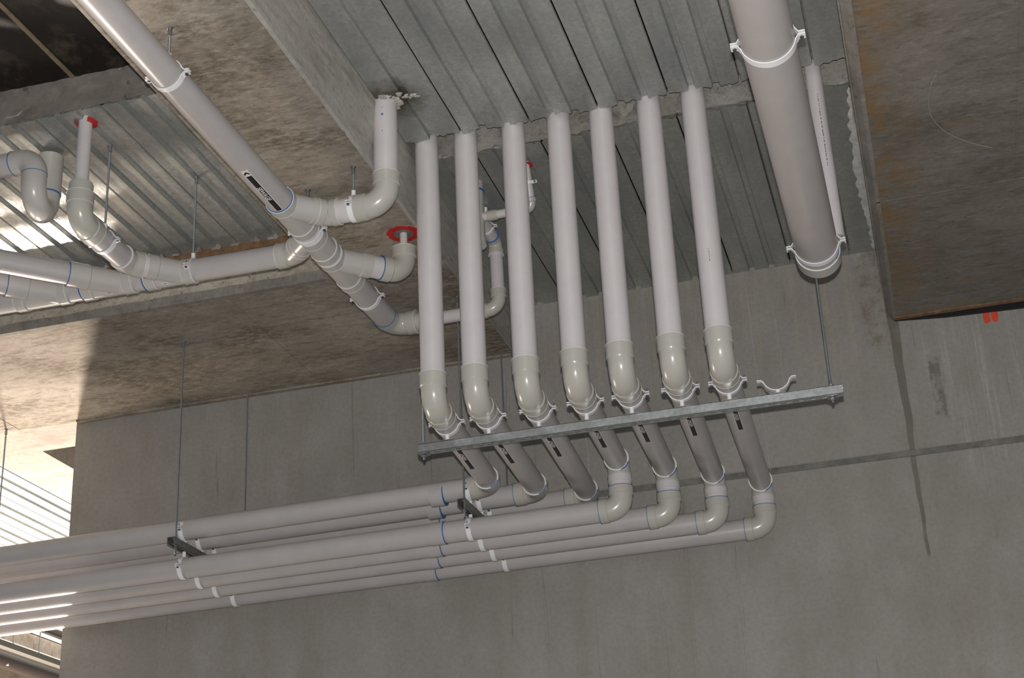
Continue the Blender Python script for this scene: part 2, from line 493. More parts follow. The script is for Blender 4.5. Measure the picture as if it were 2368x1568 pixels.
def wye(th, A, B, J, ad, al, r, ra, mat='fitting_grey', sticker=None):
    """straight body A to B with one slanting arm leaving the axis at J"""
    d = (B - A).normalized(); lip = 0.006
    mb = MB().tube([A, A, A + d * 0.045, A + d * 0.049, B - d * 0.049, B - d * 0.045, B, B],
                   [r * .95, r + lip, r + lip, r + .0025, r + .0025, r + lip, r + lip, r * .95], 40)
    E = J + ad * al
    mb.tube([J, E - ad * 0.049, E - ad * 0.045, E, E], [ra + .002, ra + .002, ra + lip, ra + lip, ra * .95], 36)
    w = th.part('wye_fitting', mb, mat)
    ring(th, A - d * 0.0008, d, r + lip, 'rim', 0.0022, 0.0009, 'socket_rim', w)
    ring(th, B + d * 0.0008, d, r + lip, 'rim', 0.0022, 0.0009, 'socket_rim', w)
    ring(th, A + d * 0.047, d, r + lip, 'rim', 0.0015, 0.0010, 'socket_rim', w)
    ring(th, B - d * 0.047, d, r + lip, 'rim', 0.0015, 0.0010, 'socket_rim', w)
    return E


def patch(r, C, e1, n, s0, s1, t0, t1, h, segs=6):
    """curved patch on a cylinder: s along e1 from C, t around it, n the outward normal at t=0"""
    e2 = n.cross(e1); mb = MB(); g = []
    for k in range(segs + 1):
        t = t0 + (t1 - t0) * k / segs; a = t / r
        o = (n * math.cos(a) + e2 * math.sin(a))
        g.append((C + e1 * s0 + o * (r + h), C + e1 * s1 + o * (r + h), C + e1 * s1 + o * (r - .002), C + e1 * s0 + o * (r - .002)))
    i = len(mb.v)
    for q in g: mb.v += list(q)
    for k in range(segs):
        a, b = i + 4 * k, i + 4 * (k + 1)
        mb.f += [(a, a + 1, b + 1, b), (a + 1, a + 2, b + 2, b + 1), (a + 3, a, b, b + 3)]
    mb.f += [(i, i + 3, i + 2, i + 1), (i + 4 * segs, i + 4 * segs + 1, i + 4 * segs + 2, i + 4 * segs + 3)]
    return mb


_TXT = {}
def text_polys(s, shear=0.0):
    if (s, shear) not in _TXT:
        cu = bpy.data.curves.new('tmp', 'FONT'); cu.body = s; cu.shear = shear; cu.size = 1.0; cu.offset = 0.018
        ob = bpy.data.objects.new('tmp', cu); COL.objects.link(ob)
        dg = bpy.context.evaluated_depsgraph_get()
        me = bpy.data.meshes.new_from_object(ob.evaluated_get(dg))
        vs = [v.co.copy() for v in me.vertices]; fs = [tuple(p.vertices) for p in me.polygons]
        bpy.data.objects.remove(ob); bpy.data.curves.remove(cu); bpy.data.meshes.remove(me)
        x0 = min(v.x for v in vs); x1 = max(v.x for v in vs); y0 = min(v.y for v in vs); y1 = max(v.y for v in vs)
        _TXT[(s, shear)] = ([((v.x - x0) / (x1 - x0), (v.y - y0) / (y1 - y0)) for v in vs], fs)
    return _TXT[(s, shear)]


def letters(r, C, e1, n, s0, s1, t0, t1, h, txt, shear=0.0):
    vs, fs = text_polys(txt, shear); e2 = n.cross(e1); mb = MB()
    for u, w in vs:
        s = s0 + (s1 - s0) * u; a = (t0 + (t1 - t0) * w) / r
        mb.v.append(C + e1 * s + (n * math.cos(a) + e2 * math.sin(a)) * (r + h))
    mb.f = list(fs)
    return mb


# ---------------------------------------------------------------- clips, rods, struts
def clip(label, P, ax, r, stem=None, up=V(0, 0, 1), base=False, halves=2, ear=0.026, width=0.024, group='white pipe clips', name='pipe_clip', boss=0.03):
    """two-piece ring with bolted ears at the sides; stem = +1 (hung from above) or -1 (standing on something)"""
    ax = ax.normalized(); up = (up - ax * up.dot(ax)).normalized(); side = ax.cross(up)
    th = Thing(name, label, 'pipe clip', P + up * (stem or -1) * (r + boss), group)
    R = r + 0.0028
    def half(sg):
        g = 0.0055; a0 = math.asin(g / R) + 0.16
        poly = [(R + ear, sg * g), (R + 0.008, sg * g), (R * math.cos(a0) + 0.003, sg * (R * math.sin(a0) * 0.75 + g * 0.35))]
        N = 18
        for k in range(N + 1):
            a = a0 + (PI - 2 * a0) * k / N
            poly.append((R * math.cos(a), sg * R * math.sin(a)))
        poly += [(-x, y) for x, y in poly[2::-1]]
        return MB().ribbon(poly, ax, width, 0.0038, P, side, up)
    if halves == 2: th.part('upper_half', half(1), 'clip')
    th.part('lower_half', half(-1), 'clip')
    if halves == 2:
        for sg in (-1, 1):
            c = P + side * sg * (R + ear * 0.58)
            b = th.part('bolt', MB().tube([c - up * 0.013, c + up * 0.024], 0.0032, 10), 'steel')
            th.part('bolt_head', MB().tube([c - up * 0.014, c - up * 0.0085], 0.0072, 6), 'bolt', b, smooth=20)
    if stem:
        q = P + up * stem * r; e = P + up * stem * (r + boss)
        th.part('stem', MB().tube([q, e], 0.010, 16), 'clip')
        if base:
            mb = MB()
            a, b = ax * 0.016, side * 0.034
            z = up * stem
            for k in (0, 1):
                mb.v += [e + a + b - z * .004 * k, e - a + b - z * .004 * k, e - a - b - z * .004 * k, e + a - b - z * .004 * k]
            mb.f += [(0, 1, 2, 3), (7, 6, 5, 4), (0, 4, 5, 1), (1, 5, 6, 2), (2, 6, 7, 3), (3, 7, 4, 0)]
            th.part('base_plate', mb, 'steel', smooth=None)
    return th


def rod(label, x, y, z0, z1, nut=None, anchor=True, r=0.0052, group='threaded hanger rods'):
    th = Thing('threaded_rod', label, 'rod', (x, y, z0), group)
    th.part('shank', MB().tube([(x, y, z0), (x, y, z1)], r, 14), 'rod')
    if anchor:
        th.part('anchor_sleeve', MB().tube([(x, y, z1 - 0.035), (x, y, z1 - 0.003)], 0.0085, 16), 'steel')
        th.part('washer', MB().tube([(x, y, z1 - 0.003), (x, y, z1)], 0.014, 18), 'steel')
    for z in (nut or []):
        th.part('nut', MB().tube([(x, y, z - 0.005), (x, y, z + 0.005)], 0.010, 6), 'steel', smooth=20)
    return th


def channel(th, A, L, axis, z0, h=0.041, w=0.041, t=0.0025, open_up=True, mat='strut', slots=True):
    """slotted steel channel starting at A (x or y), length L, bottom at z0"""
    def bx(mb, a0, a1, c0, c1, zz0, zz1):
        if axis == 'x': mb.box((A[0] + a0, A[1] + c0, zz0), (A[0] + a1, A[1] + c1, zz1))
        else: mb.box((A[0] + c0, A[1] + a0, zz0), (A[0] + c1, A[1] + a1, zz1))
    web0, web1 = (z0, z0 + t) if open_up else (z0 + h - t, z0 + h)
    lip0, lip1 = (z0 + h - t, z0 + h) if open_up else (z0, z0 + t)
    for sg in (-1, 1):
        mb = MB(); o = sg * w / 2; i = sg * (w / 2 - t)
        bx(mb, 0, L, min(o, i), max(o, i), z0 + 0.0005, z0 + h - 0.0005)
        th.part('flange', mb, mat, smooth=None)
        mb = MB(); i2 = sg * (w / 2 - 0.0095)
        bx(mb, 0, L, min(o, i2), max(o, i2), lip0, lip1)
        th.part('lip', mb, mat, smooth=None)
    mb = MB()
    if slots:
        bx(mb, 0, L, -w / 2, -0.007, web0, web1); bx(mb, 0, L, 0.007, w / 2, web0, web1)
        x = 0.0
        while x < L:
            bx(mb, x, min(x + 0.022, L), -0.007, 0.007, web0 + .0002, web1 - .0002)
            x += 0.05
    else:
        bx(mb, 0, L, -w / 2, w / 2, web0, web1)
    th.part('slotted_web', mb, mat, smooth=None)


# ================================================================= THE SETTING
DECK = 3.785          # underside of the steel decking above eye level
SOF = 3.49            # underside of the concrete beams
WALL = 7.97           # face of the back wall

single('floor', MB().box((-14, -6, -EYE - 0.2), (8, 20, -EYE)), 'floor', 'bare concrete floor slab of the building site', 'floor', (0, 0, -EYE), kind='structure')

# back wall: two pours with a recessed joint between them
wb = Thing('wall_back', 'smooth grey concrete wall behind the pipes', 'wall', (0, WALL, -EYE), kind='structure')
wb.L = V(0, WALL, 0); wb.o.location = V(0, WALL, EYE)
wb.part('lower_pour', MB().prism([(WALL, -EYE), (WALL, 2.578), (WALL + 0.006, 2.584), (WALL + 0.22, 2.584), (WALL + 0.22, -EYE)], 'x', -4.9, 5.0), 'wall', smooth=None)
wb.part('upper_pour', MB().prism([(WALL, 2.622), (WALL, 4.3), (WALL + 0.22, 4.3), (WALL + 0.22, 2.616), (WALL + 0.006, 2.616)], 'x', -4.9, 5.0), 'wall', smooth=None)
wb.part('joint_groove', MB().box((-4.89, WALL + 0.008, 2.58), (5.0, WALL + 0.2, 2.62)), 'joint', label='dark recessed joint line between the two pours', smooth=None)


def jag(n, amp, seed):
    r = random.Random(seed); out = []; v = 0
    for k in range(n):
        v = v * 0.84 + r.uniform(-amp, amp) * 0.75; out.append(v + r.uniform(-amp, amp) * 0.22)
    return out


def paint_blob(cx, cz, rx, rz, seed, split=None):
    r = random.Random(seed); mb = MB(); N = 26
    pts = []
    for k in range(N):
        a = 2 * PI * k / N; q = 1 + r.uniform(-.10, .10)
        pts.append(V(cx + math.copysign(abs(math.cos(a)) ** 0.6, math.cos(a)) * rx * q, WALL - 0.0015, cz + math.copysign(abs(math.sin(a)) ** 0.6, math.sin(a)) * rz * q))
    mb.v = pts + [p + V(0, 0.003, 0) for p in pts]
    mb.f.append(tuple(reversed(range(N)))); mb.f.append(tuple(range(N, 2 * N)))
    for k in range(N): mb.f.append((k, (k + 1) % N, N + (k + 1) % N, N + k))
    return mb


wb.part('dark_gap_strip', MB().prism([(0.035, 3.345), (0.30, 3.322), (0.9, 3.302), (4.0, 3.295), (4.0, 3.40), (0.035, 3.40)], 'y', WALL - 0.02, WALL + 0.001), 'black', label='black strip standing in for the dark gap under the thick slab', smooth=None)  # black strip drawn in place of the dark gap along the wall
wb.part('paint_mark', paint_blob(0.507, 3.290, 0.018, 0.033, 3), 'redpaint', label='orange red spray paint mark', smooth=None)
wb.part('paint_mark', paint_blob(0.548, 3.293, 0.018, 0.036, 5), 'redpaint', label='orange red spray paint mark', smooth=None)
# fine pale lime drips
for k, (x, z0, z1) in enumerate(((-0.74, 3.72, 2.60), (-0.60, 3.55, 3.05), (-1.72, 3.2, 2.72), (0.62, 3.32, 2.62), (0.43, 3.2, 2.75))):
    r = random.Random(k); pts = []; xx = x
    for i in range(15):
        pts.append((xx, WALL - 0.0002, z0 + (z1 - z0) * i / 14)); xx += r.uniform(-.004, .006)
    wb.part('lime_drip', MB().tube(pts, 0.0014, 6), 'mortar')


# ---- steel decking
def pan(ox, w, y0, y1, z, j0, j1, seed):
    """one sheet between two standing seams, with two shallow stiffeners; jagged where it was cut"""
    prof = [(0.003, 0.026), (0.003, 0.003), (0.006, 0.0)]
    third = w / 3
    full = w > 0.3
    if w > 0.2:
        for c in ((third, 2 * third) if full else (w * 0.5,)):
            prof += [(c - 0.018, 0), (c - 0.012, 0.016), (c + 0.012, 0.016), (c + 0.018, 0)]
    prof += [(w - 0.006, 0), (w - 0.003, 0.003), (w - 0.003, 0.026)]
    fine = [prof[0]]
    for a, b in zip(prof, prof[1:]):
        k = max(1, int(math.hypot(b[0] - a[0], b[1] - a[1]) / 0.009))
        fine += [(a[0] + (b[0] - a[0]) * i / k, a[1] + (b[1] - a[1]) * i / k) for i in range(1, k + 1)]
    hi = w / 3 if full else w
    fine = [(x, dz - (0.0035 * math.sin(PI * ((x % hi) / hi if not full else ((x + hi / 2) % hi) / hi)) if dz == 0 and full else 0)) for x, dz in fine]
    n = len(fine)
    e0 = jag(n, j0, seed) if j0 else [0] * n
    e1 = jag(n, j1, seed + 50) if j1 else [0] * n
    mb = MB()
    ys = [(y0, e0, 1), (y0 + 0.05, e0, 0), ((y0 + y1) / 2, e0, 0), (y1 - 0.05, e1, 0), (y1, e1, 1)]
    for lay in (0, 0.005):
        for y, e, q in ys:
            for k, (x, dz) in enumerate(fine):
                drop = -0.004 * q if (e is e0 and j0) or (e is e1 and j1) else 0
                mb.v.append(V(ox + x, y + e[k] * q, z + dz + lay + drop))
    S = len(ys)
    for lay in (0, 1):
        o = lay * S * n
        for a in range(S - 1):
            for k in range(n - 1):
                q = (o + a * n + k, o + a * n + k + 1, o + (a + 1) * n + k + 1, o + (a + 1) * n + k)
                mb.f.append(q if lay else tuple(reversed(q)))
    for a in (0, S - 1):
        for k in range(n - 1):
            mb.f.append((a * n + k, a * n + k + 1, S * n + a * n + k + 1, S * n + a * n + k))
    return mb


def decking(label, x0, x1, y0, y1, z, j0=0, j1=0, seam=-0.47, pitch=0.3255, seed=1, slab=True, top=0.5):
    th = Thing('ceiling', label, 'ceiling', ((x0 + x1) / 2, (y0 + y1) / 2, z), kind='structure')
    k0 = math.ceil((x0 - seam) / pitch - 1e-6)
    xs = [x0]; x = seam + k0 * pitch
    while x < x1 - 1e-4:
        if x > x0 + 0.02: xs.append(x)
        x += pitch
    xs.append(x1)
    for i, (a, b) in enumerate(zip(xs, xs[1:])):
        th.part('deck_pan', pan(a, b - a, y0, y1, z, j0, j1, seed * 100 + i), 'deck', smooth=20)
    if slab:
        th.part('slab', MB().box((x0, y0, z + 0.032), (x1, y1, z + top)), 'rough', smooth=None)
        if j0: th.part('cut_slab_edge', MB().box((x0, y0 + 0.016, z + 0.021), (x1, y0 + 0.05, z + 0.031)), 'rough', smooth=None)
        if j1: th.part('cut_slab_edge', MB().box((x0, y1 - 0.05, z + 0.021), (x1, y1 - 0.016, z + 0.031)), 'rough', smooth=None)
    return th


decking('galvanised ribbed steel decking nearest the camera, cut ragged along the pipe slot', -2.05, 0.0, 2.0, 5.995, DECK, 0, 0.013, seed=1)
decking('galvanised ribbed steel decking between the pipe slot and the back wall', -2.07, 0.0, 6.20, WALL + 0.01, DECK, 0.013, 0.004, seed=2)
decking('shiny ribbed steel decking over the sewage branches at the left, catching the daylight', -5.35, -2.70, 5.22, 6.675, DECK, 0.005, 0.004, seam=-3.205, seed=3)
# unseen cover added above the slot and the whole bay to block sky light
sl = single('ceiling', MB().box((-7.5, -4, 4.30), (5, 8.2, 4.45)), 'rough', 'unseen concrete cover added above slot and bay to block sky light', 'ceiling', (0, 2, 4.3), kind='structure', smooth=None)
# rough jagged concrete along the far face of the slot
r = random.Random(4); mbx = MB(); n = 60
for row in range(5):
    for k in range(n + 1):
        mbx.v.append(V(-2.06 + 2.06 * k / n, 6.199 + r.uniform(-.012, .006), DECK + 0.004 + row * 0.06 + (r.uniform(-.004, .008) if row == 0 else 0)))
for row in range(4):
    for k in range(n):
        a = row * (n + 1) + k; mbx.f.append((a, a + 1, a + n + 2, a + n + 1))
sf = Thing('trim_1', 'broken concrete face showing inside the pipe slot', 'concrete', (-1, 6.2, DECK), kind='structure')
sf.part('broken_face', mbx, 'rough')

# ---- beams
bm_ = Thing('concrete_beam', 'stained concrete beam running towards the camera above the sewage pipe', 'beam', (-2.4, 4.5, SOF), kind='structure')
bm_.part('soffit', MB().prism([(-2.70, SOF), (-2.105, SOF), (-2.105, SOF + 0.02), (-2.70, SOF + 0.02)], 'y', 0.5, 6.67), 'soffit', smooth=None)
bm_.part('side_face', MB().prism([(-2.70, SOF + 0.02), (-2.105, SOF + 0.02), (-2.105, SOF), (-2.090, SOF + 0.006), (-2.05, SOF + 0.27), (-2.05, 4.3), (-2.70, 4.3)], 'y', 0.5, 7.965), 'beamside', smooth=None)
for y in (4.765, 5.98):
    bm_.part('form_ridge', MB().box((-2.69, y - 0.003, SOF - 0.0025), (-2.106, y + 0.003, SOF)), 'soffit', smooth=None)
bx_ = Thing('concrete_beam', 'stained concrete beam running along the top of the back wall', 'beam', (-4, 7.3, SOF), kind='structure')
bx_.part('soffit', MB().box((-8.2, 6.672, SOF), (-2.092, WALL - 0.012, SOF + 0.02)), 'soffit', smooth=None)
mbx = MB(); nx, nz = 120, 8; r = random.Random(12)
for j in range(nz + 1):
    for i in range(nx + 1):
        z = SOF + 0.0 + (DECK + 0.01 - SOF) * j / nz
        low = j <= 2
        mbx.v.append(V(-8.2 + 5.5 * i / nx, 6.67 - (0.012 if low else 0) + r.uniform(-.0035, .0035), z))
for j in range(nz):
    for i in range(nx):
        a = j * (nx + 1) + i; mbx.f.append((a, a + 1, a + nx + 2, a + nx + 1))
bx_.part('front_face', mbx, 'beamface', smooth=25)
mbx = MB(); r = random.Random(44); n = 110; v = 0
for k in range(n + 1):
    v = v * 0.8 + r.uniform(-.004, .004); x = -8.2 + 5.5 * k / n
    mbx.v += [V(x, 6.645, SOF - 0.001), V(x, 6.643, SOF + 0.052 + v), V(x, 6.662, SOF + 0.060 + v), V(x, 6.675, SOF - 0.001)]
for k in range(n):
    a, b = 4 * k, 4 * k + 4
    mbx.f += [(a, a + 1, b + 1, b), (a + 1, a + 2, b + 2, b + 1), (a + 3, a, b, b + 3)]
bx_.part('lower_lip', mbx, 'chamfer', label='smoother lip along the bottom of the beam face')
bx_.part('core', MB().box((-8.2, 6.685, SOF + 0.02), (-2.71, WALL - 0.012, 4.3)), 'beamface', smooth=None)
bx_.part('core', MB().box((-2.71, 6.685, SOF + 0.02), (-2.10, WALL - 0.012, 4.3)), 'beamface', smooth=None)
bx_.part('wall_strip', MB().box((-4.885, WALL - 0.035, SOF - 0.010), (-2.10, WALL - 0.001, SOF + 0.003)), 'soffit', label='dark mortar strip where beam meets wall', smooth=None)
for x in (-3.27, -5.285):
    bx_.part('form_ridge', MB().box((x - 0.003, 6.68, SOF - 0.0025), (x + 0.003, WALL - 0.02, SOF)), 'soffit', smooth=None)
bx_.part('rusty_edge', MB().box((-4.9, 6.650, DECK - 0.045), (-2.71, 6.668, DECK + 0.012)), 'brown', label='rust-brown timber fillet along the decking edge', smooth=None)

r = random.Random(77)
for k in range(16):
    x = -2.80 - k * 0.1085 + r.uniform(-.012, .012); wd = r.uniform(.020, .034); mb = MB(); N = 8
    for zz, w, yo in ((DECK + 0.016, 0.9, 0.004), (DECK + 0.002, 1.2, 0.0), (DECK - 0.010 - r.uniform(0, .006), 1.0, 0.006)):
        for j in range(N):
            a = PI * j / (N - 1); mb.v.append(V(x + math.cos(a) * wd * w * r.uniform(.8, 1.2), 6.652 - math.sin(a) * 0.014 + yo, zz))
    for i in range(2):
        for j in range(N - 1): mb.f.append((i * N + j, i * N + j + 1, (i + 1) * N + j + 1, (i + 1) * N + j))
    bx_.part('mortar_plug', mb, 'rough', smooth=60)

# ---- step and black ply soffit, upper left
st = Thing('trim_2', 'rough grey concrete step between black soffit and left decking', 'concrete', (-4, 5.2, DECK), kind='structure')
mbx = MB(); r = random.Random(9); nx, nz = 90, 6
for j in range(nz + 1):
    for i in range(nx + 1):
        mbx.v.append(V(-6.5 + 3.80 * i / nx, 5.215 + r.uniform(-.006, .006) + (0.010 * math.sin(i * .23) if j < 2 else 0), DECK - 0.004 + (r.uniform(-.008, .006) if j == 0 else 0) + 0.20 * j / nz))
for j in range(nz):
    for i in range(nx):
        a = j * (nx + 1) + i; mbx.f.append((a, a + 1, a + nx + 2, a + nx + 1))
st.part('step_face', mbx, 'step', smooth=25)
bp = Thing('ceiling', 'black film-faced plywood soffit in the upper left corner', 'ceiling', (-4, 4, 3.96), kind='structure')
xs = [-2.702, -3.335, -3.36, -4.55, -4.575, -5.8]
for a, b in ((-3.336, -2.702), (-4.555, -3.358), (-5.9, -4.577)):
    bp.part('plywood_sheet', MB().box((a, 1.0, 3.96), (b, 5.222, 3.985)), 'ply', smooth=None)
for x in (-3.347, -4.566):
    bp.part('timber_strip', MB().box((x - 0.0105, 1.0, 3.955), (x + 0.0105, 5.222, 3.975)), 'timber', smooth=None)
bp.part('slab', MB().box((-5.9, 1.0, 3.986), (-2.702, 5.24, 4.3)), 'step', smooth=None)

# ---- thick slab at the right
ts = Thing('ceiling', 'thick rust-stained concrete slab soffit at the right, with a dark gap along the wall', 'ceiling', (1.5, 5.5, 3.3), kind='structure')
ts.part('soffit_slab', MB().prism([(0.004, 3.325), (0.030, 3.30), (4.0, 3.30), (4.0, 4.3), (0.004, 4.3)], 'y', 0.5, 7.83), 'slab', smooth=None)
ts.part('chamfer', MB().prism([(0.002, 3.326), (0.0305, 3.2975), (0.048, 3.2975), (0.048, 3.2995), (0.030, 3.2995), (0.0045, 3.326)], 'y', 0.5, 7.83), 'chamfer', smooth=None)
ts.part('edge_fin', MB().box((-0.003, 0.5, 3.320), (0.004, 7.83, 3.80)), 'chamfer', smooth=None)
ts.part('form_ridge', MB().box((0.03, 6.455, 3.2975), (4, 6.462, 3.301)), 'slab', smooth=None)
ts.part('form_ridge', MB().box((0.634, 0.6, 3.2975), (0.640, 6.45, 3.301)), 'slab', smooth=None)
ts.part('edge_board', MB().box((0.03, 7.80, 3.293), (4, 7.832, 3.302)), 'brown', label='rusty lip along the gap', smooth=None)

# white sealant pressed between decking and slab
r = random.Random(21); mbx = MB(); n = 46
rows = []
for k in range(n + 1):
    y = 6.22 + 1.70 * k / n
    w = 0.018 + 0.028 * max(0, math.sin((k / n) * PI * 1.05)) + r.uniform(-.009, .009)
    rows.append((V(-w, y, DECK - 0.004), V(-w * .45, y, DECK - 0.016 + r.uniform(-.004, .004)), V(-0.004, y, DECK - 0.010)))
for q in rows: mbx.v += list(q)
for k in range(n):
    a, b = 3 * k, 3 * k + 3
    mbx.f += [(a, a + 1, b + 1, b), (a + 1, a + 2, b + 2, b + 1)]
single('sealant_bead', mbx, 'sealant', 'lumpy white sealant smeared along the decking edge beside the thick slab', 'sealant', (0, 7, DECK), smooth=60)

# ================================================================= VENT PIPES
XS = [-1.966, -1.774, -1.542, -1.324, -1.123, -0.900, -0.696]          # the seven drops
XE = [-2.040, -1.845, -1.625, -1.385, -1.183, -0.973, -0.760]          # where each run ends at the bank
YE = [7.20, 7.40, 7.60, 7.20, 7.405, 7.61, 7.84]
YD = 6.06                                                             # drops hang in the slot
ORD = ['first', 'second', 'third', 'fourth', 'fifth', 'sixth', 'seventh']
R1 = 0.055
X_END = -6.4


def bank_z(i, x):
    base = 2.440 if i < 3 else 2.238
    return base + 0.0088 * (x + 3.5)


LBL = ['leftmost vent pipe, turning left into the nearest pipe of the upper bank',
       'second vent pipe from the left, its lower end turning into the upper bank',
       'third vent pipe from the left, with rust spots high on its drop',
       'fourth of the seven vent pipes, feeding the nearest pipe of the lower bank',
       'fifth vent pipe from the left, feeding the second pipe of the lower bank',
       'sixth vent pipe from the left, feeding the third pipe of the lower bank',
       'rightmost of the seven vent pipes, feeding the lowest pipe of the lower bank']
RUN = []
for i in range(7):
    th = Thing('vent_pipe', LBL[i], 'pipe', (XS[i], YD, 2.47), 'seven vent pipes from the ceiling slot')
    xe, ye = XE[i], YE[i]
    zr0 = 2.474
    if i < 3:
        ze = bank_z(i, xe)
        pts = [(XS[i], YD, 4.28), (XS[i], YD, zr0), (xe, ye, ze + 0.012), (X_END, ye, bank_z(i, X_END))]
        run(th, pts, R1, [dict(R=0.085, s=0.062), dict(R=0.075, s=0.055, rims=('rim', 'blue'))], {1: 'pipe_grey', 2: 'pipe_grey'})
    else:
        ze = bank_z(i, xe)
        pts = [(XS[i], YD, 4.28), (XS[i], YD, zr0), (xe, ye, 2.492), (xe, ye, ze), (X_END, ye, bank_z(i, X_END))]
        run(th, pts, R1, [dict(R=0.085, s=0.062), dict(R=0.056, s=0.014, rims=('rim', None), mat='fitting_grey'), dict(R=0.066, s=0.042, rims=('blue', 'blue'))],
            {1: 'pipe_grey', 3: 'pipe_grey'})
        collar(th, V(xe, ye, 2.428), V(0, 0, -1), 0.040, R1, 'pipe', 'sleeve', h=0.0045)
    # belled joint on the horizontal part, with a line of blue primer
    d = (V(X_END, ye, bank_z(i, X_END)) - V(xe, ye, ze)).normalized()
    xj = [-2.29, -2.37, -2.44, -2.294, -2.376, -2.456, -2.547][i]
    P = V(xj, ye, bank_z(i, xj))
    c = collar(th, P, d, 0.07, R1, 'pipe_grey', 'bell_joint', h=0.003)
    ring(th, P - d * 0.002, d, R1 + 0.001, 'blue', 0.0045, 0.0026, 'glue_ring', c)
    # smear of blue primer left on part of the joint at the end of the run
    e0 = (V(xe, ye, pts[2][2]) - V(XS[i], YD, zr0)).normalized()
    rb_ = 0.075 + 0.055 if i < 3 else 0.056 + 0.014
    P = V(xe, ye, pts[2][2]) - e0 * (rb_ + 0.002)
    nn = V(0.75, 0, -0.66); nn = (nn - e0 * nn.dot(e0)).normalized()
    th.part('primer_smear', patch(R1 + 0.0062, P, e0, nn, -0.0035, 0.0005, -0.030, 0.022 + 0.006 * (i % 3), 0.0014, 8), 'blue', smooth=None)
    # VENT label on the underside of the run
    a = V(XS[i], YD, zr0); b = V(xe, ye, pts[2][2]); e1 = (a - b).normalized()
    n = V(0, 0, -1); n = (n - e1 * n.dot(e1)).normalized()
    C = b + e1 * ((b.y - 6.775) / abs(e1.y))
    lb = th.part('label', patch(R1, C, e1, n, 0, 0.33, -0.0135, 0.0135, 0.0005), 'white', label='black VENT label with white edges')
    th.part('label_band', patch(R1, C, e1, n, 0, 0.33, -0.0105, 0.0105, 0.0011), 'black', lb)
    th.part('lettering', letters(R1, C, e1, n, 0.135, 0.235, -0.0078, 0.0078, 0.0024, 'VENT', 0.2), 'white', lb, smooth=None)
    RUN.append((a, b))
    if i == 6:                          # faded print marks low on the last drop
        mk = MB()
        for dz, hh in ((0, .012), (.018, .006), (.028, .006), (.040, .009), (.055, .004)):
            q2 = patch(R1, V(XS[i], YD, 2.925 + dz), V(0, 0, 1), V(0.08, -1, 0).normalized(), 0, hh, -0.0012, 0.0012, 0.0008, 2)
            o = len(mk.v); mk.v += q2.v; mk.f += [tuple(o + x for x in f) for f in q2.f]
        th.part('print_mark', mk, 'ink', smooth=None)

# strut of the first support, its rods and clips
YS = 6.29
th = Thing('strut_channel', 'long galvanised slotted strut under the seven vent pipes', 'strut', (-1.17, YS, 2.344))
channel(th, (-2.115, YS), 1.89, 'x', 2.344)
for x, lab in ((-2.092, 'left'), (-0.272, 'right')):
    rod('threaded rod holding up the %s end of the long strut' % lab, x, YS, 2.315, DECK, nut=(2.331, 2.392), anchor=True)
    pl = MB(); pl.box((x - 0.022, YS - 0.024, 2.3385), (x + 0.022, YS + 0.024, 2.3435))
    th.part('square_washer', pl, 'steel', smooth=None)
for i in range(7):
    a, b = RUN[i]; d = (b - a).normalized()
    P = a + d * ((YS - a.y) / d.y)
    clip('white clip on the long strut around the %s vent pipe from the left' % ORD[i], P, d, R1, stem=-1, base=True, boss=P.z - R1 - 2.3865, group='clips on the long strut')
clip('empty white half clip standing on the right of the long strut', V(-0.496, YS, 2.462), V(0, 1, 0), R1, stem=-1, base=True, halves=1, boss=2.462 - R1 - 2.3865, group='clips on the long strut')

# bank supports
for x, lab in ((-2.158, 'right-hand'), (-3.735, 'left-hand')):
    th = Thing('strut_channel', 'short dark strut carrying the pipe bank, the %s one' % lab, 'strut', (x, 7.5, 2.325))
    channel(th, (x, 7.045), 0.90, 'y', 2.325, open_up=False, mat='strut_dark')
    rod('long threaded rod at the near end of the %s bank strut' % lab, x, 7.10, 2.285, SOF, nut=(2.372, 2.318))
    rod('threaded rod close to the wall behind the %s bank strut' % lab, x, 7.925, 2.30, SOF, nut=(2.372, 2.318), anchor=False)
    for i in range(7):
        zc = bank_z(i, x)
        up = i < 3
        row = 'upper' if up else 'lower'
        k = i if up else i - 3
        pos = ['nearest', 'second', 'third', 'farthest'][k]
        if up and k == 2: pos = 'farthest'
        clip('white clip on the %s pipe of the %s bank at the %s strut' % (pos, row, lab), V(x, YE[i], zc), V(1, 0, 0.0088), R1,
             stem=-1 if up else 1, boss=(zc - R1 - 2.366) if up else (2.3245 - zc - R1), group='clips on the pipe bank', ear=0.020)
rod('threaded rod hanging beyond the end of the wall at the far left', -5.36, 7.92, 2.3, SOF)

# ================================================================= SEWAGE PIPE WITH BRANCHES
ZS = 3.28; XM = -2.442; RM = 0.060; RB = 0.054
sw = Thing('sewage_pipe', 'grey sewage pipe system under the beam, with slanting branches and SEWAGE label', 'pipe', (XM, 4.4, ZS - RM))
DY = V(0, 1, 0); DX = V(1, 0, 0)
q = math.sqrt(0.5)
straight(sw, V(XM, 0.6, ZS), V(XM, 5.47, ZS), RM, 'pipe_grey')
ring(sw, V(XM, 5.452, ZS), DY, RM + 0.001, 'blue', 0.004, 0.0022)
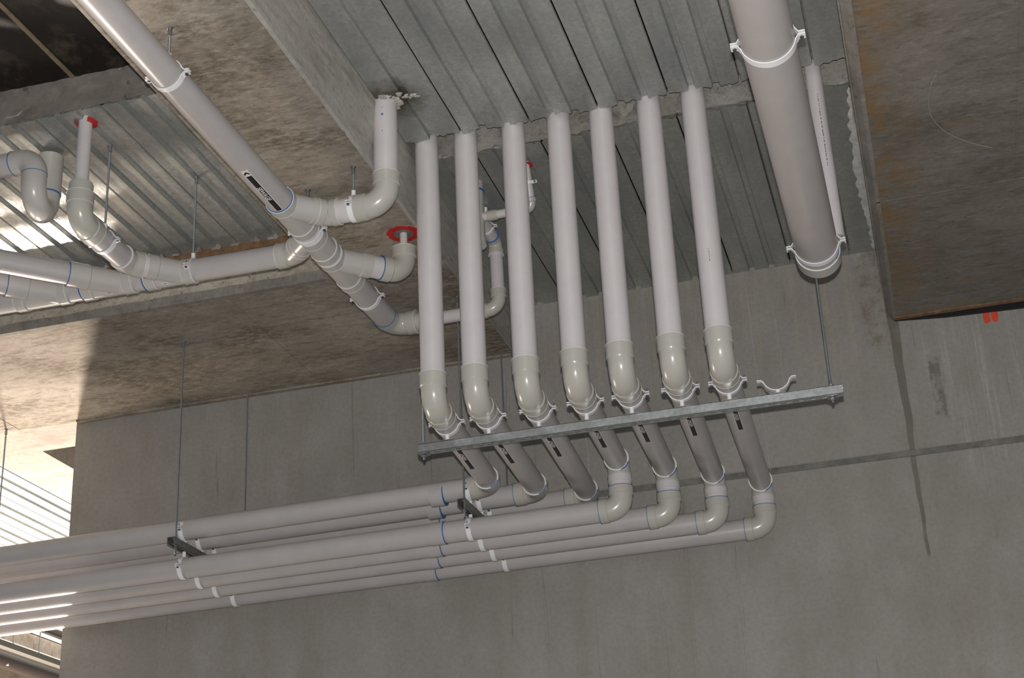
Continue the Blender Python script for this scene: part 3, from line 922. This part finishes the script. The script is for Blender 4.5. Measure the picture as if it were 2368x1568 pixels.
# first branch, up to the deck beside the beam
wye(sw, V(XM, 5.455, ZS), V(XM, 5.735, ZS), V(XM, 5.50, ZS), V(q, q, 0), 0.175, RM, RB)
run(sw, [(XM + 0.10, 5.60, ZS), (XM + 0.145, 5.645, ZS), (-2.022, 5.645, ZS), (-2.022, 5.645, 4.28)], RB,
    [dict(R=0.05, s=0.035), dict(R=0.085, s=0.055)])
for zz, sz in ((3.700, 0.0045), (3.615, 0.0020), (3.735, 0.0016)):
    sw.part('ink_spot', patch(RB, V(-2.022, 5.645, zz), V(0, 0, 1), V(0.10, -1, 0).normalized(), -sz, sz, -sz, sz, 0.0008, 3), 'blue', smooth=None)
# second wye: long branch to the left
wye(sw, V(XM, 5.79, ZS), V(XM, 6.00, ZS), V(XM, 5.80, ZS), V(-q, q, 0), 0.16, RM, RB)
ring(sw, V(XM, 5.735, ZS), DY, RM + 0.002, 'rim', 0.03, 0.003, 'coupling')
straight(sw, V(XM, 5.70, ZS), V(XM, 5.82, ZS), RM, 'fitting_grey')
YL = 5.95
run(sw, [(XM - 0.10, 5.90, ZS), (XM - 0.15, YL, ZS), (-5.3, YL, ZS + 0.02)], RB, [dict(R=0.06, s=0.045)], {1: 'pipe_grey'})
# third wye: short branch up through the beam
wye(sw, V(XM, 6.02, ZS), V(XM, 6.31, ZS), V(XM, 6.06, ZS), V(q, q, 0), 0.19, RM, RB)
straight(sw, V(XM, 5.97, ZS), V(XM, 6.05, ZS), RM, 'fitting_grey')
A, B = elbow(sw, V(-2.180, 6.322, ZS), V(q, q, 0), V(0, 0, 1), RB, 0.075, 0.05, rims=('blue', 'rim'))
straight(sw, V(XM + 0.10, 6.16, ZS), A + V(q, q, 0) * 0.02, RB, 'pipe')
straight(sw, V(-2.180, 6.322, 3.36), V(-2.180, 6.322, 3.60), 0.0185, 'pipe')
# upstream end, turning right and up the side of the beam to the floor gully
A, B = elbow(sw, V(XM + 0.002, 6.88, ZS), DY, DX, RM - 0.004, 0.08, 0.05, rims=('blue', 'rim'))
straight(sw, V(XM, 6.29, ZS), A + DY * 0.02, RM, 'pipe_grey')
collar(sw, B, DX, 0.05, 0.040, 'fitting', 'reducer', h=0.006)
run(sw, [B - DX * 0.01, (-1.872, 6.88, ZS), (-1.876, 6.88, 3.655), (-1.876, 6.45, 3.665)], 0.034,
    [dict(R=0.06, s=0.04), dict(R=0.045, s=0.03, rims=('rim', 'blue'))])
straight(sw, V(-1.868, 6.48, 3.445), V(-1.868, 6.48, 3.735), 0.052, 'fitting_grey', 'gully_body')
collar(sw, V(-1.868, 6.48, 3.440), V(0, 0, 1), 0.03, 0.052, 'fitting_grey', 'gully_cap')
ring(sw, V(-1.868, 6.48, 3.735), V(0, 0, 1), 0.052, 'blue', 0.012, 0.002)
collar(sw, V(-1.868, 6.48, 3.740), V(0, 0, 1), 0.045, 0.047, 'fitting_grey', 'gully_neck')
collar(sw, V(-1.80, 6.48, 3.592), DX, 0.05, 0.022, 'fitting', 'coupling')
run(sw, [(-1.83, 6.48, 3.592), (-1.575, 6.48, 3.592), (-1.575, 6.385, 3.80)], 0.0215, [dict(R=0.03, s=0.022, rims=('rim', 'blue'))])
# fittings on the left branch
W = V(q, q, 0)
def lz(x): return ZS + 0.02 * (-2.6 - x) / 2.7
for (x0, x1, xj, al) in ((-3.33, -3.09, -3.155, 0.17), (-3.66, -3.40, -3.475, 0.20), (-4.02, -3.745, -3.80, 0.20)):
    z = lz(xj)
    wye(sw, V(x1, YL, lz(x1)), V(x0, YL, lz(x0)), V(xj, YL, z), -W, al, RB, RB)
ring(sw, V(-3.34, YL, lz(-3.34)), DX, RB + 0.004, 'blue', 0.003, 0.002)
ring(sw, V(-3.668, YL, lz(-3.66)), DX, RB + 0.004, 'blue', 0.003, 0.002)
for xj, end in ((-3.475, 1.4), (-3.80, 1.3)):
    z = lz(xj); J = V(xj, YL, z)
    straight(sw, J - W * 0.17, J - W * end + V(0, 0, .012), RB, 'pipe_grey')
    c = collar(sw, J - W * 0.20, -W, 0.05, RB, 'fitting_grey', 'coupling', h=0.006)
    ring(sw, J - W * 0.252, W, RB + 0.003, 'blue', 0.003, 0.002, 'glue_ring', c)
J = V(-3.475, YL, lz(-3.475))
collar(sw, J - W * 0.56, -W, 0.12, RB, 'fitting_grey', 'coupling', h=0.005)
XR = -3.335; zr = lz(XR)
J = V(-3.155, YL, zr)
run(sw, [J - W * 0.13, (XR, YL - 0.18, zr), (XR, 5.325, zr), (XR, 5.325, 3.46)], RB, [dict(R=0.06, s=0.04), dict(R=0.075, s=0.055)], {1: 'pipe_grey', 2: 'fitting'})
collar(sw, V(XR, 5.325, 3.455), V(0, 0, 1), 0.012, 0.045, 'fitting', 'reducer', h=0.006)
straight(sw, V(XR, 5.325, 3.44), V(XR, 5.325, 4.2), 0.031, 'pipe')

# SEWAGE label and its arrow
e1 = V(0, 1, 0); n = V(0.12, 0, -0.99).normalized(); C = V(XM, 5.082, ZS)
lb = sw.part('label', patch(RM, C, e1, n, 0, 0.358, -0.0155, 0.0155, 0.0005), 'white', label='black SEWAGE label with white edges and arrow')
sw.part('label_band', patch(RM, C, e1, n, 0.046, 0.358, -0.0118, 0.0118, 0.0011), 'black', lb)
ch = MB(); e2 = n.cross(e1)
def cyl(s, t, h=0.0016): 
    a = t / RM; return C + e1 * s + (n * math.cos(a) + e2 * math.sin(a)) * (RM + h)
for sg in (1, -1):
    p = [cyl(0.008, 0), cyl(0.022, 0), cyl(0.038, sg * 0.0115), cyl(0.024, sg * 0.0115)]
    ch.face(*(p if sg > 0 else p[::-1]))
sw.part('arrow', ch, 'black', lb, smooth=None)
sw.part('lettering', letters(RM, C, e1, n, 0.142, 0.262, -0.0088, 0.0088, 0.0026, 'SEWAGE', 0.22), 'white', lb, smooth=None)

# barcode stickers on the fittings
def barcode(C, e1, n, r, w=0.03, h=0.014):
    lb = sw.part('barcode_sticker', patch(r, C, e1, n, -w / 2, w / 2, -h / 2, h / 2, 0.0008), 'white')
    mb = MB()
    for k, bw in enumerate((.0022, .001, .0016, .0026, .001, .002, .0012)):
        s = -w * .36 + k * 0.0034
        b = patch(r, C, e1, n, s, s + bw, -h * .3, h * .3, 0.0014, 2)
        o = len(mb.v); mb.v += b.v; mb.f += [tuple(o + x for x in f) for f in b.f]
    sw.part('barcode', mb, 'ink', lb, smooth=None)
barcode(V(XM, 5.965, ZS), V(1, 0.0, 0).cross(V(0, 0, 1)).normalized() * -1, V(-0.2, 0, -1).normalized(), RM + 0.003)
for x in (-3.23, -3.52, -3.83):
    barcode(V(x, YL, lz(x)), V(1, 0, 0), V(0, -0.35, -0.94).normalized(), RB + 0.003)

# its clips and rods
def hung(label, P, ax, r, ztop, rodlabel, **kw):
    clip(label, P, ax, r, stem=1, boss=0.035, group='clips hanging the sewage pipe', **kw)
    rod(rodlabel, P.x, P.y, P.z + r + 0.025, ztop)
hung('white clip high on the sewage pipe, above the black soffit corner', V(XM, 4.43, ZS), DY, RM, SOF, 'threaded rod above the upper sewage pipe clip')
hung('white clip on the sewage pipe where the branches cross', V(XM, 5.765, ZS), DY, RM + 0.003, SOF, 'short threaded rod above the clip at the branch crossing')
hung('white clip on the lower end of the sewage pipe, under the beam', V(XM, 6.52, ZS), DY, RM, SOF, 'short threaded rod above the lower sewage pipe clip')
hung('white clip on the branch turning up to the ribbed decking beside the beam', V(-2.175, 5.645, ZS), DX, RB + 0.001, SOF, 'threaded rod at the branch elbow beside the beam', ear=0.018)
hung('white clip on the long left branch of the sewage pipe', V(-3.10, YL, lz(-3.1)), DX, RB + 0.001, DECK, 'threaded rod from the bright decking to the long left branch', ear=0.018)
hung('white clip on the riser branch under the left decking', V(XR, 5.545, zr), DY, RB, DECK, 'threaded rod from the bright decking beside the small riser', ear=0.02)
clip('small white clip under the decking behind the second vent pipe', V(-1.876, 6.72, 3.66), DY, 0.034, stem=1, boss=0.08, group='clips hanging the sewage pipe', ear=0.02, width=0.018)
clip('tiny white clip under the decking beside the third vent pipe', V(-1.575, 6.427, 3.705), V(0, -0.41, 0.91), 0.0215, stem=None, group='clips hanging the sewage pipe', ear=0.02, width=0.014)

# trap under the left decking
tr = Thing('p_trap', 'thick grey curved trap pipe hanging from the bright left decking', 'pipe', (-3.59, 5.43, 3.38))
pts = []; rad = 0.056
far = V(-3.625, 5.515, 0); near = V(-3.590, 5.345, 0); half = (near - far) / 2; mid = (near + far) / 2
zb = 3.535
for k in range(19):
    a = PI * k / 18; p = mid - half * math.cos(a); pts.append(V(p.x, p.y, zb - half.length * math.sin(a)))
tr.part('trap_bend', MB().tube([V(far.x, far.y, 3.57)] + pts + [V(near.x, near.y, 3.575)], rad, 36), 'fitting_grey')
tr.part('inlet_pipe', MB().tube([V(far.x, far.y, 3.565), V(far.x, far.y, 3.565), V(far.x, far.y, 3.765), V(far.x, far.y, 3.765)], [rad, rad + .003, rad + .003, rad]), 'fitting')
t, arc = arc_pts(V(near.x, near.y, 3.655), V(0, 0, 1), V(-1, 0, 0), 0.075, 12)
tr.part('outlet_bend', MB().tube([V(near.x, near.y, 3.572)] + arc + [V(-3.70, near.y, 3.655)], rad + 0.001, 36), 'fitting_grey')
tr.part('outlet_pipe', MB().tube([V(-3.69, near.y, 3.655), V(-4.6, near.y, 3.66)], rad - 0.002, 36), 'pipe_grey')
ring(tr, V(far.x, far.y, 3.567), V(0, 0, 1), rad + .003, 'blue', 0.006, 0.001)
ring(tr, V(near.x, near.y, 3.575), V(0, 0, 1), rad + .001, 'blue', 0.003, 0.001)
ring(tr, V(-3.70, near.y, 3.655), DX, rad + .001, 'blue', 0.004, 0.001)

# red collars
def collar_ring(name, label, P, r0, r1, h, mat='red', seed=1, arc=(0, 2 * PI)):
    th = Thing(name, label, 'collar', P, 'red penetration seals')
    r = random.Random(seed); N = 30; mb = MB()
    for k in range(N):
        a = arc[0] + (arc[1] - arc[0]) * k / N; c, s = math.cos(a), math.sin(a); j = r.uniform(-.006, .006)
        mb.v += [V(P[0] + c * r0, P[1] + s * r0, P[2] - h), V(P[0] + c * (r1 + j), P[1] + s * (r1 + j), P[2] - h * .6), V(P[0] + c * (r1 + j), P[1] + s * (r1 + j), P[2]), V(P[0] + c * r0, P[1] + s * r0, P[2])]
    for k in range(N if arc[1] - arc[0] > 6.2 else N - 1):
        a, b = 4 * k, 4 * ((k + 1) % N)
        for i, j in ((0, 1), (1, 2), (2, 3), (3, 0)): mb.f.append((a + i, a + j, b + j, b + i))
    th.part('sealing_ring', mb, mat)
    return th
th = collar_ring('fire_collar', 'red fire collar round the small riser at the left concrete step', V(XR, 5.325, DECK + 0.002), 0.033, 0.052, 0.016, arc=(-0.85, PI + 0.85))
th = collar_ring('fire_collar', 'ragged red ring where the short branch enters the beam soffit', V(-2.180, 6.322, SOF), 0.048, 0.080, 0.004, seed=3)
th.part('grey_sleeve', MB().tube([(-2.180, 6.322, SOF - 0.002), (-2.180, 6.322, SOF + 0.0)], 0.049, 30), 'joint')
th = collar_ring('fire_collar', 'small red seal in the decking beside the third vent pipe', V(-1.575, 6.385, DECK - 0.002), 0.022, 0.036, 0.006, seed=5)

# mortar lumps where the riser beside the beam enters the decking
r = random.Random(5)
ml = Thing('mortar_collar', 'crumbly pale mortar round the riser beside the beam', 'mortar', (-2.0, 5.65, DECK))
for k in range(20):
    if k < 9: a = -1.5 + k * 0.30; rr = 0.058 + r.uniform(0, .010); c = V(-2.022 + rr * math.cos(a), 5.645 + rr * math.sin(a), DECK - 0.002)
    else: c = V(-1.962 + (k - 9) * 0.0105 + r.uniform(-.008, .008), 5.60 + (k - 9) * 0.004 + r.uniform(-.022, .022), DECK - 0.001)
    s = r.uniform(0.007, 0.017)
    mb = MB(); N = 9
    for h, w in ((0.0, 0.9), (0.35, 1.0), (0.65, 0.55)):
        for j in range(N):
            t = 2 * PI * j / N; q2 = w * s * r.uniform(.55, 1.35); mb.v.append(c + V(math.cos(t) * q2 * 1.2, math.sin(t) * q2, 0.004 - h * s))
    for i in range(2):
        for j in range(N): mb.f.append((i * N + j, i * N + (j + 1) % N, (i + 1) * N + (j + 1) % N, (i + 1) * N + j))
    mb.f.append(tuple(2 * N + j for j in range(N)))
    ml.part('mortar_lump', mb, 'mortar', smooth=50)

# ================================================================= BIG PIPE, RIGHT
XB, ZB, RBG = -0.240, 2.90, 0.090
bpz = Thing('drain_pipe', 'large grey capped drain pipe running towards the camera at the right', 'pipe', (XB, 5, ZB - RBG))
straight(bpz, V(XB, 0.8, ZB), V(XB, 6.08, ZB), RBG, 'bigpipe')
cp = bpz.part('end_cap', MB().tube([V(XB, 6.025, ZB), V(XB, 6.025, ZB), V(XB, 6.095, ZB), V(XB, 6.108, ZB)], [RBG * .97, RBG + .005, RBG + .005, RBG - .006], 48), 'fitting_grey')
ring(bpz, V(XB, 6.024, ZB), DY, RBG + .004, 'rim', 0.003, 0.001, 'socket_rim', cp)
bpz.part('primer_smear', patch(RBG, V(XB, 6.019, ZB), DY, V(0.95, 0, -0.3).normalized(), -0.004, 0.004, -0.03, 0.03, 0.0012, 8), 'blue', cp, smooth=None)
for y, lab in ((4.395, 'near the top of the picture'), (5.965, 'beside its end cap')):
    clip('large white clip on the big drain pipe %s' % lab, V(XB, y, ZB), DY, RBG, stem=1, boss=0.04, group='clips on the big drain pipe', ear=0.030, width=0.03)
    rod('threaded rod hidden above the big drain pipe clip %s' % lab, XB, y, ZB + RBG + 0.03, DECK)
tv = Thing('thin_vent_pipe', 'thin grey printed pipe dropping from the slot behind the big drain pipe', 'pipe', (-0.157, YD, 2.96))
straight(tv, V(-0.150, YD + 0.005, 4.28), V(-0.157, YD + 0.005, 2.965), 0.036, 'pipe')
pm = MB(); r = random.Random(31); z = 3.66
while z > 3.30:
    L = r.uniform(.004, .012)
    b = patch(0.036, V(-0.1535, YD + 0.005, z), V(0, 0, -1), V(0.18, -0.98, 0).normalized(), 0, L, -0.0022 * r.uniform(.5, 1), 0.0022 * r.uniform(.5, 1), 0.0008, 2)
    o = len(pm.v); pm.v += b.v; pm.f += [tuple(o + x for x in f) for f in b.f]
    z -= L + r.uniform(.002, .010)
tv.part('printed_line', pm, 'ink', smooth=None, label='dark printed line along the pipe')

# loose wire on the thick slab soffit
wp = [(0.327, 5.454), (0.308, 5.505), (0.295, 5.574), (0.289, 5.66), (0.2923, 5.744), (0.315, 5.83), (0.348, 5.908), (0.395, 5.98), (0.442, 6.035), (0.49, 6.085), (0.539, 6.128)]
single('tie_wire', MB().tube([(x, y, 3.297 - 0.006 * math.sin(k * .31)) for k, (x, y) in enumerate(wp)], 0.0018, 8), 'wire', 'thin curved wire clinging to the thick slab soffit', 'wire', (0.35, 5.8, 3.297))

# ================================================================= OUTSIDE, BEYOND THE END OF THE WALL
os_ = Thing('ceiling', 'sunlit pale concrete soffit with a square recess beyond the wall end', 'ceiling', (-5.4, 9, SOF), kind='structure')
ZO = SOF + 0.004
for lo, hi in (((-5.76, WALL - 0.01, ZO), (-5.37, 13.0, 4.2)), ((-5.37, WALL - 0.01, ZO), (-3.0, 8.35, 4.2)), ((-5.37, 8.735, ZO), (-3.0, 13.0, 4.2)), ((-5.37, 8.35, 4.0), (-3.0, 8.735, 4.2))):
    os_.part('soffit_slab', MB().box(lo, hi), 'pale', smooth=None)
decking('glaring white ribbed decking outside beyond the wall end', -8.2, -5.76, WALL - 0.01, 16.0, SOF + 0.02, seam=-5.80, seed=8, top=0.4)
fw = Thing('wall_left', 'brown concrete wall far outside on the left, below the glaring decking', 'wall', (-8.3, 12, -EYE), kind='structure')
fw.part('wall_face', MB().box((-8.5, 11.3, -EYE), (-8.2, 19.0, 3.36)), 'farwall', smooth=None)
fw.part('top_ledge', MB().box((-8.5, 11.3, 3.36), (-8.13, 19.0, 3.50)), 'pale', label='pinkish concrete ledge', smooth=None)
tryo = Thing('cable_tray', 'thin grey tray running above the dark pipe outside', 'tray', (-7.93, 13, 3.185))
tryo.part('tray_base', MB().box((-8.02, 8.6, 3.185), (-7.85, 18.0, 3.190)), 'tray', smooth=None)
tryo.part('tray_side', MB().box((-7.85, 8.6, 3.185), (-7.845, 18.0, 3.235)), 'tray', smooth=None)
tryo.part('tray_side', MB().box((-8.025, 8.6, 3.185), (-8.02, 18.0, 3.235)), 'tray', smooth=None)
dp = Thing('outdoor_pipe', 'dark painted pipe outside at the lower left corner', 'pipe', (-7.67, 13, 2.92))
dp.part('pipe', MB().tube([(-7.67, 8.3, 3.00), (-7.67, 18.0, 3.00)], 0.078, 36), 'darkpipe')
dp.part('bracket_bolt', MB().tube([(-7.62, 11.57, 2.94), (-7.62, 11.57, 3.02)], 0.014, 10), 'clip')
for y, lab in ((12.0, 'nearest'), (12.42, 'middle'), (12.82, 'farthest')):
    rod('thin rod hanging to the cable tray outside, the %s of three' % lab, -7.86, y, 3.19, SOF + 0.02, anchor=False, r=0.006, group='rods of the outdoor tray')
